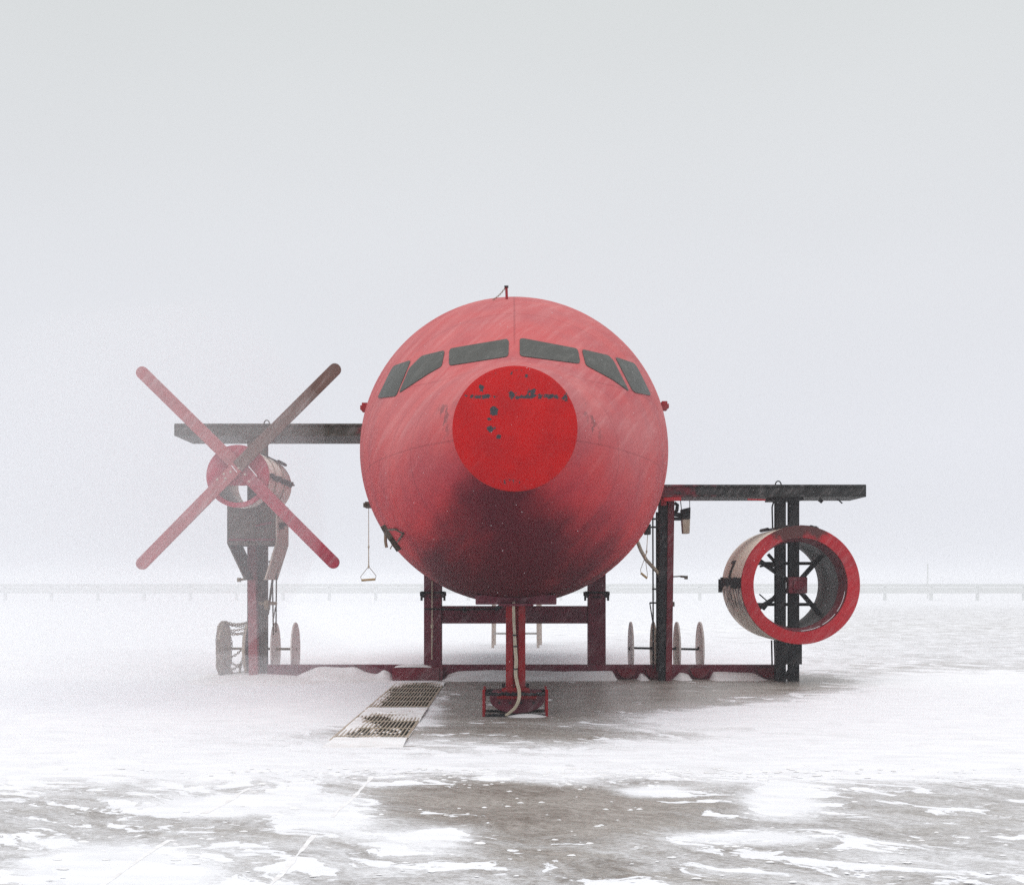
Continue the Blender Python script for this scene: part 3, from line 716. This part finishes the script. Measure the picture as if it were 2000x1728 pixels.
# the dark 7 painted on the cowl
m = MB()
def cyl_patch(m, a0, a1, y0, y1, sk=0, n=6):
    vs = []
    for i in range(n+1):
        a = a0+(a1-a0)*i/n; s_ = sk*i/n
        for y in (y0+s_, y1+s_):
            vs.append(oncyl(cx_, cz_, ro+.006, a, y))
    m.add(vs, [(2*i, 2*i+1, 2*i+3, 2*i+2) for i in range(n)])
cyl_patch(m, 156, 173, 21.98, 22.16, .16); cyl_patch(m, 154.5, 157.5, 22.0, 22.42)
m.build('painted_seven', M['steel_dark'], je)
for px0, px1 in ((1514, 1533), (1540, 1559)):
    D = 21.95; m = MB(); xa, xb = X(px0, D), X(px1, D)
    m.box(xa, xb, D-.09, D-.07, -.02, 2.97); m.box(xa, xb, D+.07, D+.09, -.02, 2.97); m.box((xa+xb)/2-.05, (xa+xb)/2+.05, D-.07, D+.07, -.02, 2.97)
    pp = m.build('engine_post', M['steel_dark'], A, bevel=.004)
m = MB(); m.box(X(1516, 21.7), X(1566, 21.7), 21.68, 21.84, Z(1297, 21.7), Z(1250, 21.7)); m.bar(P(1545, 1300, 21.8), P(1528, 1330, 21.8), .04); m.box(X(1528, 21.8), X(1545, 21.8), 21.78, 21.86, Z(1326, 21.8), Z(1318, 21.8)); m.build('post_gusset', M['steel_dark'], A, bevel=.005)
m = MB()
for pts, r in ((((1511, 980), (1508, 990), (1509, 1033)), .013), (((1507, 1250), (1508, 1300)), .014), (((1513, 1250), (1515, 1300)), .02), (((1515, 1000), (1515, 1020)), .012)):
    m.tube([P(a, b_, 22.2) for a, b_ in pts], r, 8)
m.build('engine_feed_pipe', M['steel_dark'], A, smooth=True)

# ---- right main leg
D = 21.95
m = MB(); m.prism_y([(X(1287, D), 0), (X(1303, D), 0), (X(1303, D), 3.0), (X(1287, D), 3.0)], D-.06, D+.14)
rl = m.build('main_leg', M['steel_dark'], A, bevel=.006)
m = MB(); m.prism_y([(X(1299, D), 0), (X(1311, D), 0), (X(1316, D), 2.99), (X(1303.5, D), 2.99)], D-.1, D+.1); m.build('red_channel', M['steel_red'], rl, bevel=.006)
m = MB(); m.box(X(1289, D), X(1300, D), D-.16, D-.06, Z(988, D), Z(972, D)); m.build('leg_head', M['ring_red'], rl)
for px, y0, y1, r in ((1275, 1003, 1305, .013), (1283, 1000, 1310, .02), (1287, 1060, 1320, .012)):
    m = MB(); m.tube([P(px, y0, 22.1), P(px+1, y1, 22.1)], r, 8); m.build('leg_pipe', M['steel_dark'], rl, smooth=True)
m = MB()
for px0, py in ((1270, 1013), (1272, 1029), (1274, 1150), (1270, 1177), (1284, 1275), (1284, 1305)):
    m.box(X(px0, 22.05), X(1290, 22.05), 22.0, 22.1, Z(py+1.6, 22), Z(py-1.6, 22))
m.bar(P(1269, 1176, 22.05), P(1275, 1215, 22.05), .018); m.tube([P(1271, 1005, 22.1), P(1267, 1000, 22.1), P(1270, 990, 22.1)], .012, 6)
m.build('pipe_clamp', M['steel_dark'], rl)
m = MB(); m.tube([P(1312, 1126, D), P(1331, 1125, D)], .012, 8); m.tube([P(1329, 1125.5, D), P(1338, 1126, D)], .018, 8); m.box(X(1337, D), X(1343, D), D-.04, D+.04, Z(1131, D), Z(1124, D)); m.box(X(1310, D), X(1317, D), D-.05, D+.05, Z(1184, D), Z(1175, D)); m.build('spray_arm', M['steel_brown'], rl, bevel=.004)
m = MB()
m.bar(P(1314, 1004, D), P(1334, 1006, D), .07, .06); m.bar(P(1314, 1013, D), P(1336, 1013, D), .055, .06)
m.tube([P(1317, 982, D), P(1323, 986, D), P(1322, 996, D), P(1318, 1002, D)], .03, 8); m.tube([P(1329, 976, D), P(1331, 995, D)], .008, 6); m.tube([P(1347, 977, D), P(1347, 995, D)], .006, 6)
m.build('lamp_arm', M['steel_dark'], rl)
m = MB(); m.prism_y([(X(1330, D), Z(995, D)), (X(1347, D), Z(991, D)), (X(1346.5, D), Z(1014, D)), (X(1331, D), Z(1014, D))], D-.12, D+.12); m.build('shield_top', M['steel_dark'], rl, bevel=.008)
m = MB(); m.prism_y([(X(1331, D), Z(1014.2, D)), (X(1346.5, D), Z(1014.2, D)), (X(1345.5, D), Z(1042, D)), (X(1333, D), Z(1042, D))], D-.1, D+.1); m.build('shield_plate', M['disc_brown'], rl, bevel=.008)
m = MB(); m.tube([P(1244, 1055, 21.2), P(1252, 1075, 21.4), P(1262, 1093, 21.7), P(1274, 1106, 21.9), P(1288, 1121, 21.95)], .03, 8); m.build('feed_hose', M['disc_brown'], rl, smooth=True)
m = MB(); m.tube([(X(1229, 22.9), 22.9, .50), (X(1370, 22.9), 22.9, .475)], .02, 10)
for px in (1232, 1276, 1290, 1322, 1367): m.tube([(X(px, 22.9)-.04, 22.9, .49), (X(px, 22.9)+.04, 22.9, .49)], .03, 8)
m.build('axle', M['steel_dark'], rl, smooth=True)
for px, mt in ((1232, 'disc_pale'), (1276, 'disc_brown'), (1322, 'disc_pale'), (1367, 'disc_pale')):
    m = MB(); m.disc_x(X(px, WD), WD, .475, .475, .03, 44, .0); m.build('wheel_disc', M[mt], rl, bevel=.004)

# ---- support frame under the fuselage
D = 22.8
for px0, px1 in ((829, 863), (1148, 1182)):
    m = MB(); m.box(X(px0, D), X(px1, D), 22.65, 22.95, 0, 1.82); po = m.build('support_post', M['steel_maroon'], A, bevel=.01)
    m = MB()
    for px, s_ in ((px0-3, -1), (px1+3, 1)):
        c = P(px, 1160, 22.7); m.box(c.x-.045, c.x+.045, 22.6, 22.8, c.z-.03, c.z+.04); m.tube([c+Vector((s_*.02, -.05, 0)), c+Vector((s_*.02, -.05, -.11))], .022, 6); m.tube([c+Vector((0, -.06, .05)), c+Vector((0, -.06, -.06))], .03, 6)
    m.bar(P(px0-4, 1157, 22.62), P(px1+4, 1157, 22.62), .03, .04); m.bar(P(px0+8, 1166, 22.62), P(px1-8, 1166, 22.62), .02, .03)
    m.build('post_clamp', M['steel_dark'], po)
m = MB(); m.box(X(863, D), X(1148, D), 22.70, 22.90, Z(1217, D), Z(1183, D)); cb = m.build('cross_beam', M['steel_maroon'], A, bevel=.01)
m = MB(); m.tube([P(829, 1189, 22.58), P(905, 1190, 22.58), P(968, 1189, 22.58)], .014, 8); m.tube([P(907, 1185, 22.57), P(907, 1196, 22.57)], .025, 8); m.tube([P(968, 1190, 22.5), P(980, 1181, 22.4), P(990, 1179, 22)], .035, 8); m.build('beam_pipe', M['steel_dark'], cb, smooth=True)
m = MB(); m.tube([P(844, 1134, 22.58), P(844, 1222, 22.58), P(843.5, 1288, 22.58)], .010, 8); m.tube([P(844, 1219, 22.57), P(844, 1226, 22.57)], .024, 8); m.tube([P(844, 1240, 22.57), P(844, 1244, 22.57)], .018, 8); m.build('frosted_pipe', M['hose'], cb, smooth=True)
m = MB(); zt = Z(1298.5, 22.35); m.box(X(522, 22.35), X(1532, 22.35), 22.35, 22.39, 0, zt); m.box(X(522, 22.4), X(1532, 22.4), 22.39, 22.6, zt-.04, zt-.002)
gb = m.build('ground_beam', M['steel_maroon'], A, bevel=.004)
m = MB(); m.box(X(766, 22.1), X(858, 22.1), 22.1, 22.33, 0, Z(1304, 22.1)); m.box(X(858, 22.1)+.002, X(864, 22.1), 22.12, 22.33, 0, Z(1304, 22.1)+.02); m.build('beam_footing', M['steel_red'], A, bevel=.006)
for px0, px1 in ((1205, 1246), (1348, 1388), (1480, 1532), (1262, 1290)):
    m = MB(); pl = [(X(px0, 22.2), zt-.05)]+[(X(px0+(px1-px0)*i/8, 22.2), zt-.05-.17*math.sin(math.pi*i/8)**.6) for i in range(1, 8)]+[(X(px1, 22.2), zt-.05)]
    m.prism_y(pl, 22.27, 22.348); m.build('beam_lug', M['steel_red'], gb)

# ---- nose leg
D = 16.3
m = MB(); xa, xb = X(988, D), X(1026, D); xc = (xa+xb)/2
m.box(xa, xa+.085, D-.06, D+.16, .30, 1.42); m.box(xb-.085, xb, D-.06, D+.16, .30, 1.42); m.box(xa+.085, xb-.085, D+.02, D+.12, .3, 1.42)
nl = m.build('nose_leg', M['leg_red'], A, bevel=.01)
m = MB(); m.box(xa-.05, xb+.05, D-.1, D+.2, .285, .335); m.box(xa-.11, xb+.14, D-.14, D+.24, .20, .284); m.build('leg_flange', M['leg_red'], nl, bevel=.012)
m = MB()
for x in (xa-.03, xb+.03):
    for y in (D-.07, D+.17): m.tube([(x, y, .335), (x, y, .37)], .022, 6)
for x in (xa-.08, xa+.05, xb-.05, xb+.1): m.tube([(x, D-.14, .16), (x, D-.17, .16)], .016, 6)
m.build('flange_bolts', M['steel_dark'], nl)
m = MB(); cxx = X(1010, D); rx = 54*D/F
pl = [(cxx-rx*math.cos(math.pi*i/24), .24-.215*math.sin(math.pi*i/24)**.8) for i in range(25)]+[(cxx+rx*.86, .285), (cxx-rx*.86, .285)]
m.prism_y(pl, D-.12, D+.30); m.build('wheel_tub', M['steel_maroon'], nl, bevel=.012)
m = MB()
for px in (945.5, 1067):
    x = X(px, D); m.box(x-.016, x+.016, D-.25, D-.21, 0, .325); m.box(x-.014, x+.014, D+.3, D+.34, 0, .325); m.box(x-.01, x+.01, D-.21, D+.3, .25, .30)
m.build('foot_frame', M['leg_red'], nl, bevel=.004)
m = MB(); a, b_ = X(945.5, D), X(1067, D)
for zz in (.27, .012):
    vs = 40
    m.tube([(a+(b_-a)*i/vs, D-.225, zz+noise.noise((i*.9, zz*9, 0))*.01) for i in range(vs+1)], [.018+.012*abs(noise.noise((i*1.7, zz*5, 3))) for i in range(vs+1)], 7)
    m.tube([(a+(b_-a)*i/vs, D+.32, zz+noise.noise((i*.9, zz*9, 4))*.01) for i in range(vs+1)], .02, 7)
m.build('frame_rail', M['steel_dark'], nl)
path = [(1003, 1176), (1003.5, 1210), (1005, 1240), (1006, 1262), (1008, 1290), (1007, 1315), (1010, 1333), (1014, 1350), (1013, 1366), (1007, 1380), (998, 1389), (988, 1397)]
for dx in (-1.3, 1.5):
    pts = [P(x+dx*(1 if y > 1240 else .6), y, 16.13 if y < 1340 else 16.13-.17*min(1, (y-1340)/20)) for x, y in path]
    sm_ = []
    for i in range(len(pts)-1):
        p0, p1, p2, p3 = pts[max(i-1, 0)], pts[i], pts[i+1], pts[min(i+2, len(pts)-1)]
        for k_ in range(5):
            t = k_/5; sm_.append(.5*((2*p1)+(p2-p0)*t+(2*p0-5*p1+4*p2-p3)*t*t+(3*p1-p0-3*p2+p3)*t**3))
    sm_.append(pts[-1])
    m = MB(); m.tube(sm_, .0125, 8); m.build('hose', M['hose'], nl, smooth=True)
m = MB()
for py in (1240, 1262, 1306): 
    c = P(1006.5 if py > 1250 else 1005, py, 16.13); m.tube([c-Vector((0, 0, .008)), c+Vector((0, 0, .008))], .028, 8)
m.build('hose_tie', M['steel_dark'], nl)

# ================================================================== hanging pull handles
def pull(top, knot, bl, br, D, label, mid):
    h = empty('pull_handle', P((bl[0]+br[0])/2, (bl[1]+br[1])/2, D)); tag(h, label, 'pull handle', 'pull handles on cables under the fuselage')
    m = MB(); m.tube([P(*top, D), P(*mid, D), P(*knot, D)], [.005, .007, .009], 6)
    for q in (mid, knot): c = P(*q, D); m.tube([c-Vector((0, 0, .03)), c, c+Vector((0, 0, .03))], [.006, .016, .006], 6)
    m.build('cable', M['hose'], h)
    m = MB()
    for e_ in (bl, br):
        k_ = Vector(knot); e2 = Vector(e_); out_ = Vector((e2.x+(e2.x-k_.x)*.12, e2.y-7))
        m.tube([P(*k_, D), P(*(k_*.55+out_*.45), D), P(*out_, D), P(*e2, D)], .0045, 6)
    m.build('loop', M['tan_rust'], h)
    m = MB(); m.tube([P(*bl, D), P(*br, D)], .017, 8); m.build('grip', M['wood'], h, smooth=True)
pull((720, 990), (720, 1106), (706, 1133), (733, 1131), 19.4, 'wooden grip on long cable hanging left of the red fuselage', (720, 1068))
pull((1265, 1043), (1260, 1088), (1252, 1119), (1264, 1129), 20.0, 'tilted grip on short cable hanging between fuselage and right leg', (1263, 1077))

# ================================================================== steps behind the fuselage
D = 33.3
ld = empty('access_steps', (X(1008, D), D, 0)); tag(ld, 'grey metal steps standing on snow behind the nose leg, under the fuselage', 'steps')
for px, dd in ((962.5, 33.3), (1051, 33.3), (1056, 34.9), (966, 34.9)):
    m = MB(); x = X(px, dd); m.bar((x, dd, 0), (x+(.02 if px < 1000 else -.02), dd, 2.0), .07, .05); m.build('leg', M['tan_plate'], ld)
for zz in (.36, .85, 1.35):
    m = MB(); m.bar((X(962.5, D), D, zz), (X(1051, D), D, zz), .05, .04); m.build('rung', M['frost_metal'], ld)
m = MB(); m.box(X(955, D), X(1058, D), 33.2, 35.0, 2.0, 2.06); m.build('platform', M['frost_metal'], ld)

# ================================================================== drain grates
def grate(D0, D1, label, tilt):
    g_ = empty('drain_grate', (-1.5, (D0+D1)/2, 0)); tag(g_, label, 'drain grate', 'drain grates in the apron beside the nose leg')
    x0, x1 = -1.84, -1.10; m = MB()
    m.box(x0, x1, D0, D1, .001, .004); m.build('channel', M['void'], g_)
    m = MB(); n = 17
    for i in range(n+1):
        x = x0+(x1-x0)*i/n; m.box(x-.006, x+.006, D0, D1, .005, .018)
    m.build('bars', M['disc_brown'], g_, keep=True)
    m = MB(); y = D0+.35
    while y < D1: m.box(x0, x1, y-.007, y+.007, .006, .019); y += .75
    m.build('cross_rods', M['disc_brown'], g_)
    m = MB(); m.box(x0-.02, x1+.02, D1+.001, D1+.018, .001, .016); m.box(x0-.02, x0-.007, D0, D1, .001, .016); m.box(x1+.007, x1+.02, D0, D1, .001, .016)
    m.build('frame', M['disc_brown'], g_, keep=True)
    # snow caught in the grating: an uneven crust that leaves the middle open
    bm = MB(); nx_, ny_ = 70, 90; vs = []; keep = {}
    for j in range(ny_+1):
        for i in range(nx_+1):
            u, v = i/nx_, j/ny_; x = x0-.03+(x1-x0+.06)*u; y = D0-.55+(D1-D0+.58)*v
            edge = max(0, .30-min(v, 1-v)*1.3)+tilt*max(0, .5-v*2.6)+max(0, .26-u*1.0)+max(0, .10-(1-u)*1.4)+tilt*.35
            h_ = noise.noise((x*2.4, y*1.1, 5))*.5+noise.noise((x*9, y*5, 2))*.28+edge*1.7-.30
            if y < D0+.12: h_ = max(h_, .55+.25*noise.noise((x*6, y*4, 8)))
            tp = max(0, min(1, (y-D0+.55)/.45))*max(0, min(1, (x-x0+.03)/.05))
            vs.append((x, y, (.003+max(-.02, min(.026, h_*.05)))*tp-.003*(1-tp))); keep[(i, j)] = h_
    bm.add(vs, [(j*(nx_+1)+i, j*(nx_+1)+i+1, (j+1)*(nx_+1)+i+1, (j+1)*(nx_+1)+i) for j in range(ny_) for i in range(nx_) if keep[(i, j)] > -.02])
    bm.build('snow_crust', M['snow'], g_, smooth=True, angle=180, keep=True)
grate(16.9, 21.4, 'far steel drain grate with bars showing, touching the red footing', .0)
grate(13.55, 16.7, 'near drain grate half buried in blown snow, closest to viewer', .55)

# ================================================================== snow drifts along the ground beam
def drift(name, xs, yf, yb, hf, mat, n=200, my=14):
    m = MB(); vs = []
    for j in range(my+1):
        v = j/my
        for i in range(n+1):
            x = xs[0]+(xs[1]-xs[0])*i/n; h_ = hf(x)
            y = yf+(yb-yf)*v+noise.noise((x*1.3, v, 1))*.06*(1-v)
            prof = (v**1.6 if yb > yf else v)*min(1, i/n*12, (1-i/n)*12)
            z = -.02+(h_+.02)*prof+noise.noise((x*3, y*5, 0))*.012*prof
            vs.append((x, y, z))
    m.add(vs, [(j*(n+1)+i, j*(n+1)+i+1, (j+1)*(n+1)+i+1, (j+1)*(n+1)+i) for j in range(my) for i in range(n)])
    o = m.build(name, mat, smooth=True, angle=180); o['kind'] = 'stuff'; o['category'] = 'snow'; return o
FP = [(500, 0), (520, .10), (545, .12), (560, .03), (575, .05), (600, .14), (622, .205), (690, .205), (715, .12), (735, .09), (750, .15), (762, .10), (768, 0), (860, 0), (875, .08), (900, .14), (1000, .155), (1100, .14), (1195, .14), (1207, .0), (1243, .0), (1252, .10), (1262, .06), (1270, 0), (1312, 0), (1330, .11), (1345, .08), (1352, 0), (1384, 0), (1395, .13), (1440, .12), (1475, .10), (1495, .03), (1510, 0), (1560, 0)]
def hf(x): return max(-.02, interp(CX+x*F/22.3, FP))
d = drift('snow_drift', (X(500, 22.3), X(1560, 22.3)), 21.7, 22.34, hf, M['snow'], 420, 12); d['label'] = 'low rippled snow drift banked against the front of the ground beam'
d = drift('snow_drift', (X(380, 23), X(760, 23)), 20.3, 22.9, lambda x: .10*math.exp(-((CX+x*F/22.5-520)/90)**2)+.03, M['snow'], 100, 14); d['label'] = 'smooth snow bank round the chained wheels at left'
d = drift('snow_drift', (X(700, 24), X(1480, 24)), 25.5, 22.62, lambda x: .15+.06*noise.noise((x*.8, 0, 0)), M['snow'], 140, 10); d['label'] = 'snow bank behind the ground beam'
m = MB(); vs = []
for j in range(7):
    for i in range(31):
        u = i/30; x = X(770, 22.2)+(X(842, 22.2)-X(770, 22.2))*u; y = 22.12+.2*j/6
        vs.append((x, y, Z(1304, 22.1)+.002+.055*math.sin(math.pi*u)**.5*math.sin(math.pi*(j/6*.9+.05))))
m.add(vs, [(j*31+i, j*31+i+1, (j+1)*31+i+1, (j+1)*31+i) for j in range(6) for i in range(30)])
o = m.build('snow_cap', M['snow'], smooth=True, angle=180); o['kind'] = 'stuff'; o['category'] = 'snow'; o['label'] = 'snow lying on top of the red footing'
# small drift behind the nose foot
d = drift('snow_drift', (X(985, 16), X(1075, 16)), 15.8, 16.05, lambda x: .035*math.sin(math.pi*max(0, min(1, (x-X(985, 16))/(X(1075, 16)-X(985, 16))))), M['snow'], 40, 8); d['label'] = 'small white drift in front of the nose leg foot'

# ================================================================== guard rail on the horizon
D = 128.0
gr = empty('guard_rail', (0, D, 0)); tag(gr, 'long pale guard rail on short posts running along the whole horizon', 'guard rail')
for z0, z1 in ((Z(1146, D), Z(1140, D)), (Z(1158.5, D), Z(1147, D))):
    m = MB(); m.prism_y([(-150, z0), (150, z0), (150, z1), (-150, z1)], D-.05, D+.05); m.build('rail', M['rail'], gr)
for i in range(-26, 27):
    x = X(1000+i*90.5+5, D); m = MB(); m.bar((x, D+.12, -.05), (x, D+.12, Z(1142, D)), .28, .2); m.build('post', M['rail'], gr)
m = MB(); x = X(1812, 150); m.tube([(x, 150, 0), (x, 150, Z(1100, 150))], [.09, .05], 8); o = m.build('lamp_pole', M['rail'])
tag(o, 'thin pale pole standing beyond the guard rail at right', 'pole')

# ================================================================== blown snow in the air
def flakes(n, name, label):
    m = MB()
    for i in range(n):
        D = 9+15*random.random()**.6; px = random.uniform(-60, 2060); py = random.uniform(540, 1720)
        z = Z(py, D)
        if z < .05: z = random.uniform(.05, .6)
        p = Vector((X(px, D), D, z)); r = random.uniform(.0010, .0024)
        t = Vector((.75, .1, .55)).normalized()*r*1.8; u = Vector((-.5, 0, .8)).normalized()*r; w = Vector((0, 1, 0))*r
        m.add([p+t, p-t, p+u, p-u, p+w, p-w], [(0, 2, 4), (2, 1, 4), (1, 3, 4), (3, 0, 4), (2, 0, 5), (1, 2, 5), (3, 1, 5), (0, 3, 5)])
    o = m.build(name, M['ice'], origin=(0, 0, 0)); tag(o, label, 'snowflakes', None, 'stuff')
flakes(5000, 'snowflakes', 'fine wind driven snowflakes scattered through the air')

def vol(name, dens, col=(.96, .97, 1.0), an=.2):
    mt = bpy.data.materials.new(name); mt.use_nodes = True; t = mt.node_tree; t.nodes.clear()
    o = t.nodes.new('ShaderNodeOutputMaterial'); v = t.nodes.new('ShaderNodeVolumePrincipled')
    v.inputs['Color'].default_value = rgb(col); v.inputs['Density'].default_value = dens; v.inputs['Anisotropy'].default_value = an
    t.links.new(v.outputs[0], o.inputs['Volume']); return mt
def gust(cx, cy, cz, rx, ry, rz, od, label, n=24):
    """a body of blown snow; od = how much it veils along its depth"""
    m = MB(); vs = []; fs = []; K = n//2
    for j in range(1, K):
        th = math.pi*j/K
        for i in range(n):
            a = 2*math.pi*i/n; d = Vector((math.sin(th)*math.cos(a), math.sin(th)*math.sin(a), math.cos(th)))
            s_ = 1+.22*noise.noise(d*1.6+Vector((cx, cy, 0)))
            vs.append((cx+d.x*rx*s_, cy+d.y*ry*s_, cz+d.z*rz*s_))
    vs += [(cx, cy, cz+rz), (cx, cy, cz-rz)]
    for j in range(K-2):
        for i in range(n): fs.append((j*n+i, j*n+(i+1) % n, (j+1)*n+(i+1) % n, (j+1)*n+i))
    t, b_ = len(vs)-2, len(vs)-1
    for i in range(n): fs.append((t, (i+1) % n, i)); fs.append((b_, (K-2)*n+i, (K-2)*n+(i+1) % n))
    m.add(vs, fs); o = m.build('blowing_snow', vol('blown_snow_air', od/(2*ry)), smooth=True, angle=180)
    tag(o, label, 'blowing snow', 'gusts of blowing snow over the apron', 'stuff')
gust(-5.0, 17.5, 2.9, 3.0, 2.6, 2.4, .34, 'veil of blown snow in front of the propeller')
gust(-6.8, 19.3, .2, 4.6, 3.0, 1.5, .34, 'pale ground drift round the chained wheels at left')
gust(-5.2, 20.6, .0, 3.6, 1.6, .60, .35, 'low swirl of snow at the foot of the left tower')
gust(-8.0, 17.0, -.1, 5.0, 2.4, .5, .6, 'low snow plume left of the drain grates')
gust(-9.5, 33, .2, 11, 8, 1.9, .3, 'blown snow far behind the left wheels')
gust(6.8, 16.2, -.05, 5.5, 2.8, .36, .4, 'low snow plume right of the nose leg')
gust(-3.6, 13.2, -.05, 3.0, 1.7, .22, .45, 'low snow plume over the drain grates')
gust(8.0, 28, -.1, 10, 4.0, .7, .5, 'low snow plume behind the jet engine')
gust(0, 78, 0, 95, 30, 2.4, .7, 'far bank of blown snow before the guard rail')

m = MB(); m.box(-900, 900, -50, 1510, -1.1, 9.0)
hz = m.build('haze', vol('snowy_air', .0016)); hz['kind'] = 'stuff'
